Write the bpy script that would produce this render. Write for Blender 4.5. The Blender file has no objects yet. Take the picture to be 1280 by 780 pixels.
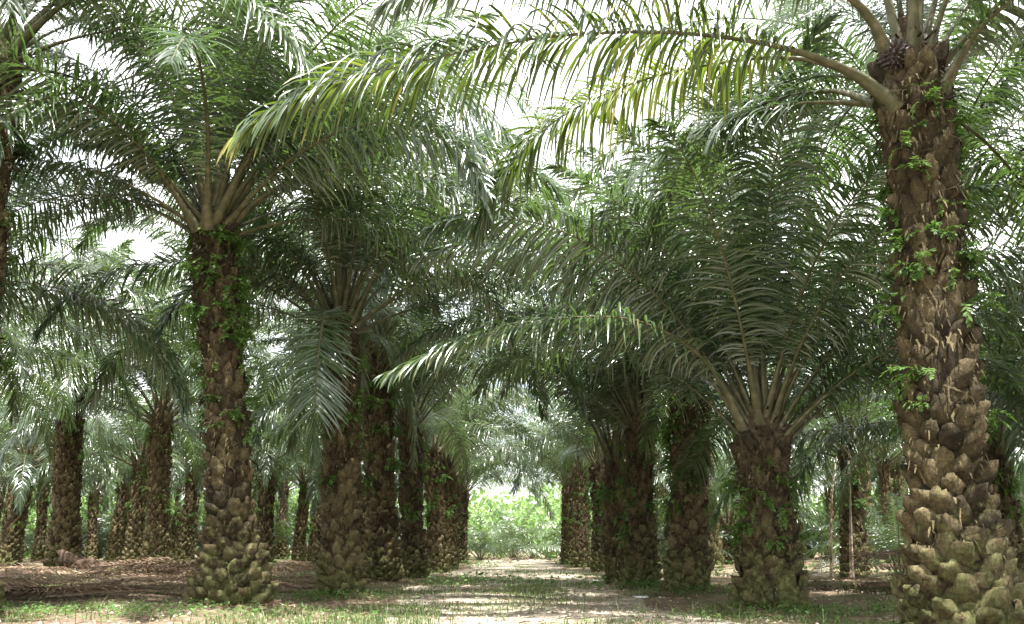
import bpy, math, random
import numpy as np

S = bpy.context.scene
C = S.collection
R = math.radians
rnd = random.Random(11)

# ------------------------------------------------------------------ helpers
def link_mesh(name, V, F, mats, parent=None, loc=(0, 0, 0), mi=None, attr=None, smooth=False):
    me = mesh_data(name, V, F, mats, mi, attr, smooth)
    return link_data(name, me, parent, loc)

def link_data(name, me, parent=None, loc=(0, 0, 0), rot=(0, 0, 0), sc=1.0):
    o = bpy.data.objects.new(name, me)
    C.objects.link(o)
    o.location = loc
    o.rotation_euler = rot
    o.scale = (sc, sc, sc) if not isinstance(sc, tuple) else sc
    if parent: o.parent = parent
    return o

def mesh_data(name, V, F, mats, mi=None, attr=None, smooth=False):
    """V (n,3) array, F (m,4) or (m,3) int array (fast path), attr = per-vertex floats"""
    me = bpy.data.meshes.new(name)
    V = np.asarray(V, dtype=np.float32); F = np.asarray(F, dtype=np.int32)
    k = F.shape[1]
    me.vertices.add(len(V)); me.vertices.foreach_set('co', V.ravel())
    me.loops.add(F.size); me.loops.foreach_set('vertex_index', F.ravel())
    me.polygons.add(len(F))
    me.polygons.foreach_set('loop_start', np.arange(0, F.size, k, dtype=np.int32))
    me.polygons.foreach_set('loop_total', np.full(len(F), k, dtype=np.int32))
    for m in mats: me.materials.append(m)
    if mi is not None: me.polygons.foreach_set('material_index', np.asarray(mi, dtype=np.int32))
    if smooth is True: me.polygons.foreach_set('use_smooth', np.ones(len(F), dtype=bool))
    elif smooth is not False: me.polygons.foreach_set('use_smooth', np.asarray(smooth, dtype=bool))
    if attr is not None:
        a = me.attributes.new('tone', 'FLOAT', 'POINT')
        a.data.foreach_set('value', np.asarray(attr, dtype=np.float32))
    me.update(calc_edges=True)
    return me

def tag(o, label=None, cat=None, group=None, kind=None):
    for k, v in (('label', label), ('category', cat), ('group', group), ('kind', kind)):
        if v: o[k] = v
    return o

def empty(name, loc):
    o = bpy.data.objects.new(name, None); C.objects.link(o); o.location = loc
    o.empty_display_size = .3
    return o

def norm(a):
    return a / np.maximum(np.linalg.norm(a, axis=-1, keepdims=True), 1e-9)

def join(parts):
    """parts: list of (V, F, tone) -> merged"""
    Vs, Fs, Ts, n = [], [], [], 0
    for V, F, T in parts:
        Vs.append(V); Fs.append(F + n); Ts.append(T); n += len(V)
    return np.concatenate(Vs), np.concatenate(Fs), np.concatenate(Ts)

def ground_z(x, y):
    x = np.asarray(x, dtype=float); y = np.asarray(y, dtype=float)
    off = np.clip((np.abs(x) - 3.5) / 4.0, 0, 1)
    z = .05 * np.sin(x * .9 + .4 * y) * off + .04 * np.sin(y * .33 + 1.3 * np.sin(x * .4)) * off
    z = z + .012 * np.sin(x * 2.3 + y * .7) + .01 * np.sin(y * 1.7 - x)
    z = z + .10 * off
    for (fx, fy, fr) in ((5.5, 11.8, 1.1), (4.56, 17.1, .9), (4.26, 23.3, .9), (3.71, 27.3, .9), (-5.08, 17.5, 1.1), (-3.84, 21.5, .9), (-4.18, 30.9, 1.0), (-8.9, 15.2, 1.0), (-3.55, 34.8, .9), (-15.66, 42, 1.3), (-19.3, 41, 1.3)):
        z = z + .13 * np.exp(-(((x - fx) ** 2 + (y - fy) ** 2) / fr ** 2) ** 1.5)
    return z

# ------------------------------------------------------------------ materials
def new_mat(name):
    m = bpy.data.materials.new(name); m.use_nodes = True
    nt = m.node_tree; nt.nodes.clear()
    return m, nt.nodes, nt.links

def ramp(N, L, src, stops):
    r = N.new('ShaderNodeValToRGB')
    el = r.color_ramp.elements
    while len(el) < len(stops): el.new(.5)
    for e, (p, c) in zip(el, stops):
        e.position = p; e.color = (*c, 1)
    L.new(src, r.inputs[0]); return r.outputs[0]

def noise(N, L, scale, detail=4, rough=.6, coord='Object', dist=0):
    tc = N.new('ShaderNodeTexCoord'); n = N.new('ShaderNodeTexNoise')
    n.inputs['Scale'].default_value = scale; n.inputs['Detail'].default_value = detail
    n.inputs['Roughness'].default_value = rough; n.inputs['Distortion'].default_value = dist
    L.new(tc.outputs[coord], n.inputs['Vector'])
    return n.outputs[0]

def mixc(N, L, fac, a, b, mode='MIX'):
    m = N.new('ShaderNodeMix'); m.data_type = 'RGBA'; m.blend_type = mode
    for i, v in ((0, fac), (6, a), (7, b)):
        if isinstance(v, (int, float)): m.inputs[i].default_value = v
        elif isinstance(v, tuple): m.inputs[i].default_value = (*v, 1)
        else: L.new(v, m.inputs[i])
    return m.outputs[2]

def math_(N, L, op, a, b=0.0):
    m = N.new('ShaderNodeMath'); m.operation = op
    for i, v in enumerate((a, b)):
        if isinstance(v, (int, float)): m.inputs[i].default_value = v
        else: L.new(v, m.inputs[i])
    return m.outputs[0]

def leaf_material(name, stops, trans, transcol, rough=.38, spec=.5, objvar=.35):
    m, N, L = new_mat(name)
    at = N.new('ShaderNodeAttribute'); at.attribute_name = 'tone'
    oi = N.new('ShaderNodeObjectInfo')
    v = math_(N, L, 'ADD', math_(N, L, 'MULTIPLY', at.outputs['Fac'], 1 - objvar), math_(N, L, 'MULTIPLY', oi.outputs['Random'], objvar))
    col = ramp(N, L, v, stops)
    p = N.new('ShaderNodeBsdfPrincipled')
    L.new(col, p.inputs['Base Color'])
    p.inputs['Roughness'].default_value = rough
    p.inputs['Specular IOR Level'].default_value = spec
    if spec > .8: p.inputs['IOR'].default_value = 1.6
    t = N.new('ShaderNodeBsdfTranslucent')
    tcol = mixc(N, L, .75, col, transcol)
    L.new(tcol, t.inputs['Color'])
    mx = N.new('ShaderNodeMixShader'); mx.inputs[0].default_value = trans
    L.new(p.outputs[0], mx.inputs[1]); L.new(t.outputs[0], mx.inputs[2])
    out = N.new('ShaderNodeOutputMaterial'); L.new(mx.outputs[0], out.inputs[0])
    return m

GREEN = [(0, (.018, .035, .017)), (.35, (.030, .056, .025)), (.65, (.050, .086, .034)), (.9, (.085, .125, .046)), (1, (.25, .20, .10))]
M_leaf = leaf_material('palm_leaflet', GREEN, .27, (.14, .25, .04), .29, 1.0, .45)
M_leaf_sun = leaf_material('sunlit_dry_leaflet', [(0, (.014, .032, .012)), (.45, (.026, .055, .016)), (.68, (.07, .11, .02)), (.88, (.24, .25, .035)), (1, (.32, .27, .12))], .30, (.20, .30, .02), .32, .8, .05)  # yellow stops paint sunlight coming through the leaflets; last stop is dry leaf
M_fern = leaf_material('fern_leaf', [(0, (.035, .075, .018)), (.5, (.07, .14, .03)), (.85, (.12, .21, .045)), (1, (.16, .10, .05))], .35, (.16, .30, .04), .5, .3)
M_grass = leaf_material('grass_blade', [(0, (.05, .085, .03)), (.5, (.085, .13, .045)), (.82, (.13, .165, .065)), (1, (.28, .25, .14))], .3, (.2, .28, .06), .55, .25)
M_weed = leaf_material('weed_leaf', [(0, (.06, .13, .035)), (1, (.12, .22, .06))], .3, (.18, .32, .06), .5, .3)
M_bush = leaf_material('bush_leaf', [(0, (.10, .18, .06)), (.6, (.16, .27, .09)), (1, (.26, .36, .14))], .4, (.30, .42, .12), .5, .4)
M_dead = leaf_material('dead_leaflet', [(0, (.07, .045, .03)), (.45, (.17, .11, .075)), (.8, (.30, .215, .15)), (1, (.48, .39, .28))], .12, (.25, .15, .08), .8, .15)

def rachis_material(name, a, b, c):
    m, N, L = new_mat(name)
    n = noise(N, L, 5, 5, .65)
    col = ramp(N, L, n, [(.3, a), (.52, b), (.72, c)])
    p = N.new('ShaderNodeBsdfPrincipled'); L.new(col, p.inputs['Base Color'])
    p.inputs['Roughness'].default_value = .5; p.inputs['Specular IOR Level'].default_value = .4
    out = N.new('ShaderNodeOutputMaterial'); L.new(p.outputs[0], out.inputs[0])
    return m
M_rachis = rachis_material('frond_stalk', (.036, .042, .017), (.08, .078, .036), (.165, .145, .085))
M_rachis_dead = rachis_material('dead_stalk', (.12, .085, .055), (.22, .165, .11), (.38, .31, .23))

def bark_material(name, moss=1.0):
    m, N, L = new_mat(name)
    at = N.new('ShaderNodeAttribute'); at.attribute_name = 'tone'
    tc = N.new('ShaderNodeTexCoord'); sep = N.new('ShaderNodeSeparateXYZ'); L.new(tc.outputs['Object'], sep.inputs[0])
    n1 = noise(N, L, 9, 6, .7); n2 = noise(N, L, 34, 5, .75); n3 = noise(N, L, 4.5, 5, .7)
    oi = N.new('ShaderNodeObjectInfo')
    v = math_(N, L, 'ADD', math_(N, L, 'MULTIPLY', at.outputs['Fac'], .42), math_(N, L, 'MULTIPLY', n1, .60))
    v = math_(N, L, 'ADD', v, math_(N, L, 'MULTIPLY', math_(N, L, 'SUBTRACT', oi.outputs['Random'], .5), .16))
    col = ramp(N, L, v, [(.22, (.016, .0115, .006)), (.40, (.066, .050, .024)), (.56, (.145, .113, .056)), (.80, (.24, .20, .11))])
    col = mixc(N, L, ramp(N, L, n2, [(.42, (0, 0, 0)), (.62, (.7, .7, .7))]), col, (.030, .021, .011))
    # moss on the lowest leaf bases, thinning out with height
    hi = N.new('ShaderNodeMapRange'); L.new(sep.outputs[2], hi.inputs[0])
    hi.inputs[1].default_value = 0.0; hi.inputs[2].default_value = 3.0; hi.inputs[3].default_value = .20; hi.inputs[4].default_value = -.16
    mv = math_(N, L, 'ADD', math_(N, L, 'ADD', n3, hi.outputs[0]), math_(N, L, 'MULTIPLY', n2, .22))
    mk = ramp(N, L, mv, [(.66, (0, 0, 0)), (.80, (.85 * moss,) * 3)])
    mosscol = ramp(N, L, n1, [(.3, (.028, .036, .010)), (.5, (.085, .095, .028)), (.7, (.20, .195, .10))])
    col = mixc(N, L, mk, col, mosscol)
    p = N.new('ShaderNodeBsdfPrincipled'); L.new(col, p.inputs['Base Color'])
    p.inputs['Roughness'].default_value = .85; p.inputs['Specular IOR Level'].default_value = .25
    b = N.new('ShaderNodeBump'); b.inputs['Strength'].default_value = 1.0; b.inputs['Distance'].default_value = .06
    mp = N.new('ShaderNodeMapping'); mp.inputs['Scale'].default_value = (26, 26, 8); L.new(tc.outputs['Object'], mp.inputs[0])
    nb = N.new('ShaderNodeTexNoise'); nb.inputs['Scale'].default_value = 1.0; nb.inputs['Detail'].default_value = 6; nb.inputs['Roughness'].default_value = .7
    L.new(mp.outputs[0], nb.inputs['Vector'])
    L.new(nb.outputs[0], b.inputs['Height']); L.new(b.outputs[0], p.inputs['Normal'])
    out = N.new('ShaderNodeOutputMaterial'); L.new(p.outputs[0], out.inputs[0])
    return m
M_bark = bark_material('palm_trunk')

def simple(name, a, b, scale=8, rough=.8, bump=.4, spec=.3):
    m, N, L = new_mat(name)
    n = noise(N, L, scale, 6, .7)
    col = ramp(N, L, n, [(.32, a), (.68, b)])
    p = N.new('ShaderNodeBsdfPrincipled'); L.new(col, p.inputs['Base Color'])
    p.inputs['Roughness'].default_value = rough; p.inputs['Specular IOR Level'].default_value = spec
    if bump:
        bn = N.new('ShaderNodeBump'); bn.inputs['Strength'].default_value = bump; bn.inputs['Distance'].default_value = .03
        L.new(noise(N, L, scale * 4, 6, .7), bn.inputs['Height']); L.new(bn.outputs[0], p.inputs['Normal'])
    out = N.new('ShaderNodeOutputMaterial'); L.new(p.outputs[0], out.inputs[0])
    return m
M_fibre = simple('crown_fibre', (.03, .021, .012), (.11, .078, .045), 14, .9, .9)
M_fruit = simple('palm_fruit', (.010, .007, .007), (.045, .020, .012), 30, .4, .3, .5)
M_white = simple('white_litter', (.55, .56, .58), (.8, .8, .8), 12, .5, .1)
M_log = simple('rotten_wood', (.03, .02, .015), (.11, .07, .045), 10, .9, .8)
M_cut = simple('pale_cut_wood', (.35, .26, .16), (.6, .5, .36), 9, .6, .3)

def soil_material(name, road):
    m, N, L = new_mat(name)
    n1 = noise(N, L, .55, 6, .65, dist=.6); n2 = noise(N, L, 7, 6, .7); n3 = noise(N, L, 2.1, 5, .65)
    if road:
        base = ramp(N, L, n3, [(.3, (.22, .18, .135)), (.5, (.34, .30, .235)), (.7, (.46, .42, .34))])
        spots = ramp(N, L, n1, [(.55, (0, 0, 0)), (.68, (.6, .6, .6))])
        col = mixc(N, L, spots, base, (.115, .13, .05))
    else:
        base = ramp(N, L, n3, [(.3, (.10, .072, .05)), (.55, (.17, .13, .092)), (.75, (.26, .21, .155))])
        spots = ramp(N, L, n1, [(.5, (0, 0, 0)), (.62, (.8, .8, .8))])
        col = mixc(N, L, spots, base, (.075, .105, .032))
    col = mixc(N, L, ramp(N, L, n2, [(.4, (.0, .0, .0)), (.75, (.55, .55, .55))]), col, (.12, .08, .05))
    p = N.new('ShaderNodeBsdfPrincipled'); L.new(col, p.inputs['Base Color'])
    p.inputs['Roughness'].default_value = .95; p.inputs['Specular IOR Level'].default_value = .15
    bn = N.new('ShaderNodeBump'); bn.inputs['Strength'].default_value = .6; bn.inputs['Distance'].default_value = .05
    L.new(noise(N, L, 12, 8, .75), bn.inputs['Height']); L.new(bn.outputs[0], p.inputs['Normal'])
    out = N.new('ShaderNodeOutputMaterial'); L.new(p.outputs[0], out.inputs[0])
    return m
M_soil = soil_material('plantation_soil', False)
M_track = soil_material('track_dirt', True)

# ------------------------------------------------------------------ ground
def grid_sheet(name, xs, ys, zfun, mat):
    X, Y = np.meshgrid(xs, ys); Z = zfun(X, Y)
    V = np.stack([X, Y, Z], -1).reshape(-1, 3)
    nx, ny = len(xs), len(ys)
    i = (np.arange(ny - 1)[:, None] * nx + np.arange(nx - 1)[None, :]).ravel()
    F = np.stack([i, i + 1, i + 1 + nx, i + nx], -1)
    return link_mesh(name, V, F, [mat], smooth=True)

xs = np.concatenate([np.linspace(-400, -60, 18), np.linspace(-55, 55, 367), np.linspace(60, 400, 18)])
ys = np.concatenate([np.linspace(-150, -10, 10), np.linspace(-6, 100, 354), np.linspace(105, 600, 24)])
g = grid_sheet('ground', xs, ys, ground_z, M_soil); tag(g, kind='structure')
# the dirt track down the avenue: a sheet with an irregular border just above the soil
ty = np.linspace(3, 98, 191); tu = np.linspace(-1, 1, 25)
TY, TU = np.meshgrid(ty, tu, indexing='ij')
lw = 2.75 + .35 * np.sin(TY * .31) + .25 * np.sin(TY * 1.13 + 1) ; rw = 2.85 + .3 * np.sin(TY * .41 + 2) + .25 * np.sin(TY * .93)
TX = np.where(TU < 0, TU * lw, TU * rw) + .15
TZ = ground_z(TX, TY) + .015 - .012 * (np.abs(TU) > .98)
V = np.stack([TX, TY, TZ], -1).reshape(-1, 3)
nx = len(tu); i = (np.arange(len(ty) - 1)[:, None] * nx + np.arange(nx - 1)[None, :]).ravel()
tr = link_mesh('dirt_track', V, np.stack([i, i + 1, i + 1 + nx, i + nx], -1), [M_track], smooth=True)
tag(tr, kind='structure')

# ------------------------------------------------------------------ fronds
UPZ = np.array([0, 0, 1.0])

def frond_curve(L, e0, bend, rng, power=1.35, side=.0, n=28):
    """path in the x-z plane, starting at the origin with elevation e0 (degrees)"""
    s = np.linspace(0, 1, n)
    th = np.radians(e0 - bend * s ** power)
    ph = np.radians(side * s ** 1.5)
    d = np.stack([np.cos(th) * np.cos(ph), np.cos(th) * np.sin(ph), np.sin(th)], -1)
    P = np.zeros((n, 3)); P[1:] = np.cumsum((d[1:] + d[:-1]) / 2 * L / (n - 1), axis=0)
    return P

def smooth_path(pts, n=28):
    pts = np.array(pts, dtype=float)
    # Catmull-Rom resample
    P = np.vstack([2 * pts[0] - pts[1], pts, 2 * pts[-1] - pts[-2]])
    out = []
    for k in range(1, len(P) - 2):
        for t in np.linspace(0, 1, 12, endpoint=False):
            a, b, c, d = P[k - 1], P[k], P[k + 1], P[k + 2]
            out.append(.5 * (2 * b + (c - a) * t + (2 * a - 5 * b + 4 * c - d) * t * t + (3 * b - a - 3 * c + d) * t ** 3))
    out.append(pts[-1]); out = np.array(out)
    s = np.r_[0, np.cumsum(np.linalg.norm(np.diff(out, axis=0), axis=1))]; s /= s[-1]
    u = np.linspace(0, 1, n)
    return np.stack([np.interp(u, s, out[:, j]) for j in range(3)], -1)

def stalk(P, w0=.18, w1=.075, w2=.012, flat=.55, seg=6):
    n = len(P); s = np.linspace(0, 1, n)
    T = norm(np.gradient(P, axis=0))
    Sd = np.cross(T, UPZ); bad = np.linalg.norm(Sd, axis=1) < .15
    Sd[bad] = np.array([0, -1.0, 0]); Sd = norm(Sd); U = np.cross(Sd, T)
    w = np.interp(s, [0, .03, .09, .2, .6, 1], [w0 * 1.5, w0 * 1.1, w0 * .75, w1, w1 * .45, w2])
    a = np.arange(seg) / seg * 2 * math.pi + .5
    V = P[:, None, :] + (w / 2)[:, None, None] * (np.cos(a)[None, :, None] * Sd[:, None, :] + flat * np.sin(a)[None, :, None] * U[:, None, :])
    V = V.reshape(-1, 3)
    i = np.arange(n - 1)[:, None] * seg; j = np.arange(seg)[None, :]; j2 = (j + 1) % seg
    F = np.stack([i + j, i + j2, i + j2 + seg, i + j + seg], -1).reshape(-1, 4)
    return V, F, np.full(len(V), .5)

def leaflets(P, rng, N=95, Lf=.95, W=.052, f0=.17, droop=1.0, K=5, roll=None, lift=10, tone=(.1, .85), fold=.22, gaps=.03, tip=.4, dead=0, sun_dry=None):
    n = len(P); s = np.linspace(0, 1, n)
    Tn = norm(np.gradient(P, axis=0)); total = np.linalg.norm(np.diff(P, axis=0), axis=1).sum()
    t = np.tile(np.linspace(0, 1, N), 2) + rng.normal(0, .004, 2 * N)
    side = np.repeat([1., -1.], N); t = np.clip(t, 0, 1)
    keep = rng.random(2 * N) > gaps
    t, side = t[keep], side[keep]; M = len(t)
    u = f0 + (1 - f0) * t
    pos = np.stack([np.interp(u, s, P[:, j]) for j in range(3)], -1)
    T = norm(np.stack([np.interp(u, s, Tn[:, j]) for j in range(3)], -1))
    Sd = np.cross(T, UPZ); bad = np.linalg.norm(Sd, axis=1) < .15
    Sd[bad] = np.array([0, -1.0, 0]); Sd = norm(Sd); U = np.cross(Sd, T)
    if roll is None: roll = rng.normal(0, 25)
    rl = np.radians(roll * u ** .8)[:, None]
    S2 = Sd * np.cos(rl) + U * np.sin(rl); U2 = U * np.cos(rl) - Sd * np.sin(rl)
    ln = Lf * np.interp(t, [0, .05, .18, .45, .7, .9, 1], [.18, .5, .85, 1.0, .85, .55, tip]) * rng.uniform(.85, 1.1, M)
    brk = rng.random(M) < .07; ln[brk] *= rng.uniform(.25, .7, brk.sum())
    ang = np.radians(np.interp(t, [0, .3, .7, 1], [78, 66, 52, 24]) + rng.normal(0, 5, M))
    el = np.radians(lift + rng.choice([-26, 0, 24], M) + rng.normal(0, 7, M))
    d0 = np.cos(ang)[:, None] * T + np.sin(ang)[:, None] * (np.cos(el)[:, None] * (side[:, None] * S2) + np.sin(el)[:, None] * U2)
    g = (droop * rng.uniform(.55, 1.5, M))[:, None] * np.array([0, 0, -1.0])
    kinks = rng.random(M) < .22
    pts = [pos]; dirs = [norm(d0)]
    for k in range(1, K + 1):
        tt = k / K
        d = norm(d0 + g * tt ** 1.3 * (1 + 1.2 * (kinks[:, None] & (tt > .55))))
        dirs.append(d); pts.append(pts[-1] + (dirs[-1] + dirs[-2]) / 2 * (ln / K)[:, None])
    wp = np.interp(np.linspace(0, 1, K + 1), [0, .12, .4, .75, 1], [.45, .9, 1., .7, .06])
    V = np.zeros((M, K + 1, 3, 3)); wv = W * rng.uniform(.8, 1.15, M)
    tw = np.radians(rng.normal(0, 22, M))
    for k in range(K + 1):
        d = dirs[k]
        wd = norm(T - (T * d).sum(1, keepdims=True) * d)
        nn = np.cross(d, wd) ; nn = nn * np.sign((nn * U2).sum(1, keepdims=True) + 1e-6)
        a = (tw * (k / K))[:, None]; wd, nn = wd * np.cos(a) + nn * np.sin(a), nn * np.cos(a) - wd * np.sin(a)
        hw = (wv * wp[k] / 2)[:, None]
        V[:, k, 0] = pts[k] - wd * hw - nn * hw * fold * 2
        V[:, k, 1] = pts[k]
        V[:, k, 2] = pts[k] + wd * hw - nn * hw * fold * 2
    base = (np.arange(M) * (K + 1) * 3)[:, None, None]
    kk = (np.arange(K) * 3)[None, :, None]; jj = np.arange(2)[None, None, :]
    b = base + kk + jj
    F = np.stack([b, b + 1, b + 4, b + 3], -1).reshape(-1, 4)
    tn = np.clip(rng.normal((tone[0] + tone[1]) / 2, (tone[1] - tone[0]) / 3.2, M), 0, 1)
    if sun_dry is not None: tn = np.clip(tn * .55 + np.interp(t, *sun_dry) + rng.normal(0, .06, M), 0, 1)  # tone profile along the frond: painted sunlit patches and dry leaflets
    dry = rng.random(M) < .02 + dead
    tn[dry] = 1.0
    tn = np.repeat(tn[:, None], (K + 1) * 3, 1)
    tipk = np.linspace(0, 1, K + 1)
    tn = tn + (rng.random(M) < .10)[:, None] * .7 * (np.linspace(0, 1, K + 1) > .75)[None, :].repeat(3, 1).reshape(1, -1)
    tn = np.clip(tn + .12 * (tipk ** 4)[None, :].repeat(3, 1).reshape(1, -1), 0, 1)
    return V.reshape(-1, 3), F, tn.ravel()

def gen_frond(idx, nv, seed, lod):
    rng = np.random.default_rng(seed)
    t = idx / (nv - 1)
    e0 = 87 - 62 * t ** .9 + rng.normal(0, 3)
    bend = 48 + 62 * t ** .8 + rng.normal(0, 8)
    L = (6.2 + 1.3 * math.sin(math.pi * min(1, t * 1.4 + .1) * .5)) * rng.uniform(.94, 1.05)
    P = frond_curve(L, e0, bend, rng, power=rng.uniform(1.2, 1.6), side=rng.normal(0, 14))
    st = stalk(P)
    if lod == 0: lf = leaflets(P, rng, N=140, K=5, W=.043, droop=rng.uniform(.7, 1.5) + .3 * t, Lf=rng.uniform(1.0, 1.2), tone=(.0 + .1 * t, .85), roll=rng.normal(0, 35))
    else: lf = leaflets(P, rng, N=88, K=3, W=.056, droop=rng.uniform(.7, 1.4) + .3 * t, Lf=rng.uniform(1.0, 1.2), tone=(.1, .85), roll=rng.normal(0, 35))
    return st, lf

NV, NS = 10, 4
LIB = {0: {}, 1: {}}
for i in range(NV):
    for k in range(NS):
        st, lf = gen_frond(i, NV, 1000 + i * 17 + k, 0)
        LIB[0][i, k] = (mesh_data('frond', st[0], st[1], [M_rachis], attr=st[2], smooth=True), mesh_data('leaflets', lf[0], lf[1], [M_leaf], attr=lf[2]))
        st, lf = gen_frond(i, NV, 5000 + i * 13 + k, 1)
        V, F, Tn = join([st, lf])
        mi = np.r_[np.zeros(len(st[1])), np.ones(len(lf[1]))]
        LIB[1][i, k] = mesh_data('frond', V, F, [M_rachis, M_leaf], mi=mi, attr=Tn)

# ------------------------------------------------------------------ trunks
def trunk_geo(H, rb, rm, lean, seed, scale=1.0, nu=7, nv=8):
    """spiral of old leaf bases round a core; returns V,F,tone. lean = (dx, dy) at the top"""
    rng = np.random.default_rng(seed)
    depth = .12 * scale
    def axis(z):
        t = np.clip(z / H, 0, 1.1)
        wob = .05 * np.sin(z * 1.1 + seed) * t
        return np.stack([lean[0] * t ** 1.15 + wob, lean[1] * t ** 1.2 + .04 * np.sin(z * .9 + seed * 2) * t], -1)
    def rad(z):
        t = np.clip(z / H, 0, 1); zz = np.asarray(z)
        foot = np.exp(-(np.maximum(zz, 0) / (1.0 * scale)) ** 1.6)
        return (rm - depth * .8) + (rb - rm) * foot + .05 * rm * np.sin(zz * 1.7 + seed) - .03 * t
    parts = []
    # core
    seg = 20; zs = np.linspace(-.25, H + .1, int(H * 5) + 4)
    a = np.arange(seg) / seg * 2 * math.pi
    A = axis(zs); r = rad(zs) * .98; r[-1] *= .5
    V = np.stack([A[:, 0:1] + r[:, None] * np.cos(a), A[:, 1:2] + r[:, None] * np.sin(a), np.repeat(zs[:, None], seg, 1)], -1)
    V += rng.normal(0, .012, V.shape); V = V.reshape(-1, 3)
    i = np.arange(len(zs) - 1)[:, None] * seg; j = np.arange(seg)[None, :]; j2 = (j + 1) % seg
    F = np.stack([i + j, i + j2, i + j2 + seg, i + j + seg], -1).reshape(-1, 4)
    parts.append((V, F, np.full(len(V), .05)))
    # stubs
    z = -.12; k = 0; area = .062 * scale ** 2
    zl, al = [], []
    while z < H + .22:
        rr = float(rad(z)) + depth * .5
        z += area / (2 * math.pi * rr); k += 1
        zl.append(z); al.append(k * 2.39996 + rng.normal(0, .09))
    zl = np.array(zl) + rng.normal(0, .02, len(zl)); al = np.array(al); M = len(zl)
    tt = zl / H
    Wd = np.interp(tt, [0, .35, 1], [.185, .165, .14]) * scale * rng.uniform(.85, 1.15, M)
    Ht = np.interp(tt, [0, .3, .6, 1], [.27, .33, .42, .5]) * scale * rng.uniform(.8, 1.25, M)
    Dp = np.interp(tt, [0, .25, .6, .9, 1], [.17, .15, .125, .14, .2]) * scale * rng.uniform(.55, 1.35, M)
    Dp[rng.random(M) < .06 + .22 * np.clip(tt, 0, 1)] *= .3
    a_ = np.linspace(-1, 1, nu); b_ = np.linspace(0, 1, nv)
    AA, BB = np.meshgrid(a_, b_)
    # outline of a leaf base: wide rounded foot, narrower blunt top that is cut off
    hw = np.interp(BB, [0, .15, .4, .65, .85, .95, 1], [.3, .8, 1., .84, .50, .34, .2])
    rise = np.interp(BB, [0, .15, .5, .8, .88, .95, 1], [-.35, .2, .78, 1.0, .98, .62, -.4])
    hgt = np.interp(BB, [0, .15, .5, .8, .9, .97, 1], [0, .14, .5, .84, .97, .98, .90])
    cross = 1 - .85 * np.abs(AA) ** 2.2
    prot = np.where(rise > 0, rise * cross - .28 * np.abs(AA) ** 3, rise)
    for m in range(M):
        tilt = rng.normal(0, .16 + .14 * tt[m]); bl = rng.uniform(.85, 1.15)
        u = AA * hw * Wd[m]; v = hgt * Ht[m]; p = prot * Dp[m]
        jit = rng.normal(0, 1, (3, nv, nu)) * scale
        u = u + jit[0] * .011; v = v + jit[1] * .013; p = p + jit[2] * .009 + .02 * rng.normal() * AA * scale
        u, v = u * math.cos(tilt) - (v - Ht[m] * .4) * math.sin(tilt), u * math.sin(tilt) + v
        zz = zl[m] + v - Ht[m] * .3
        r0 = float(rad(zl[m])) ; an = al[m] + u / (r0 + depth * .5)
        ax = axis(zz); rr = r0 + p
        V = np.stack([ax[..., 0] + rr * np.cos(an), ax[..., 1] + rr * np.sin(an), zz], -1).reshape(-1, 3)
        i = (np.arange(nv - 1)[:, None] * nu + np.arange(nu - 1)[None, :]).ravel()
        F = np.stack([i, i + 1, i + 1 + nu, i + nu], -1)
        tone = np.clip(np.full(nv * nu, rng.uniform(0, 1) * (1 - .45 * min(tt[m], 1))) + rng.normal(0, .1, nv * nu), 0, 1)
        tone[-3 * nu:] = np.clip(tone[-3 * nu:] + rng.uniform(-.2, .25), 0, 1)
        parts.append((V, F, tone))
    ns = int(H * (40 if nu < 7 else 150)); zz = H * rng.random(ns) ** (.6 if nu < 7 else .55); ph = rng.uniform(0, 2 * math.pi, ns)
    for q in range(ns):
        ax = axis(zz[q]); r0 = float(rad(zz[q])) + rng.uniform(.02, .12)
        o_ = np.array([math.cos(ph[q]), math.sin(ph[q]), 0]); sw = np.array([-o_[1], o_[0], 0])
        p0 = np.array([ax[0], ax[1], zz[q]]) + o_ * r0; ln = rng.uniform(.06, .26)
        p1 = p0 + (o_ * rng.uniform(.1, .8) + sw * rng.normal(0, .5) + UPZ * rng.normal(.1, .6)) * ln
        p2 = p1 + (o_ * .3 - UPZ * .7) * ln * .7; w_ = sw * rng.uniform(.004, .02) + UPZ * rng.normal(0, .006)
        parts.append((np.array([p0 - w_, p0 + w_, p1 - w_, p1 + w_, p2 - w_ * .3, p2 + w_ * .3]), np.array([[0, 1, 3, 2], [2, 3, 5, 4]]), np.full(6, rng.uniform(.1, .9))))
    V, F, Tn = join(parts)
    return V, F, Tn, axis, rad

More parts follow.
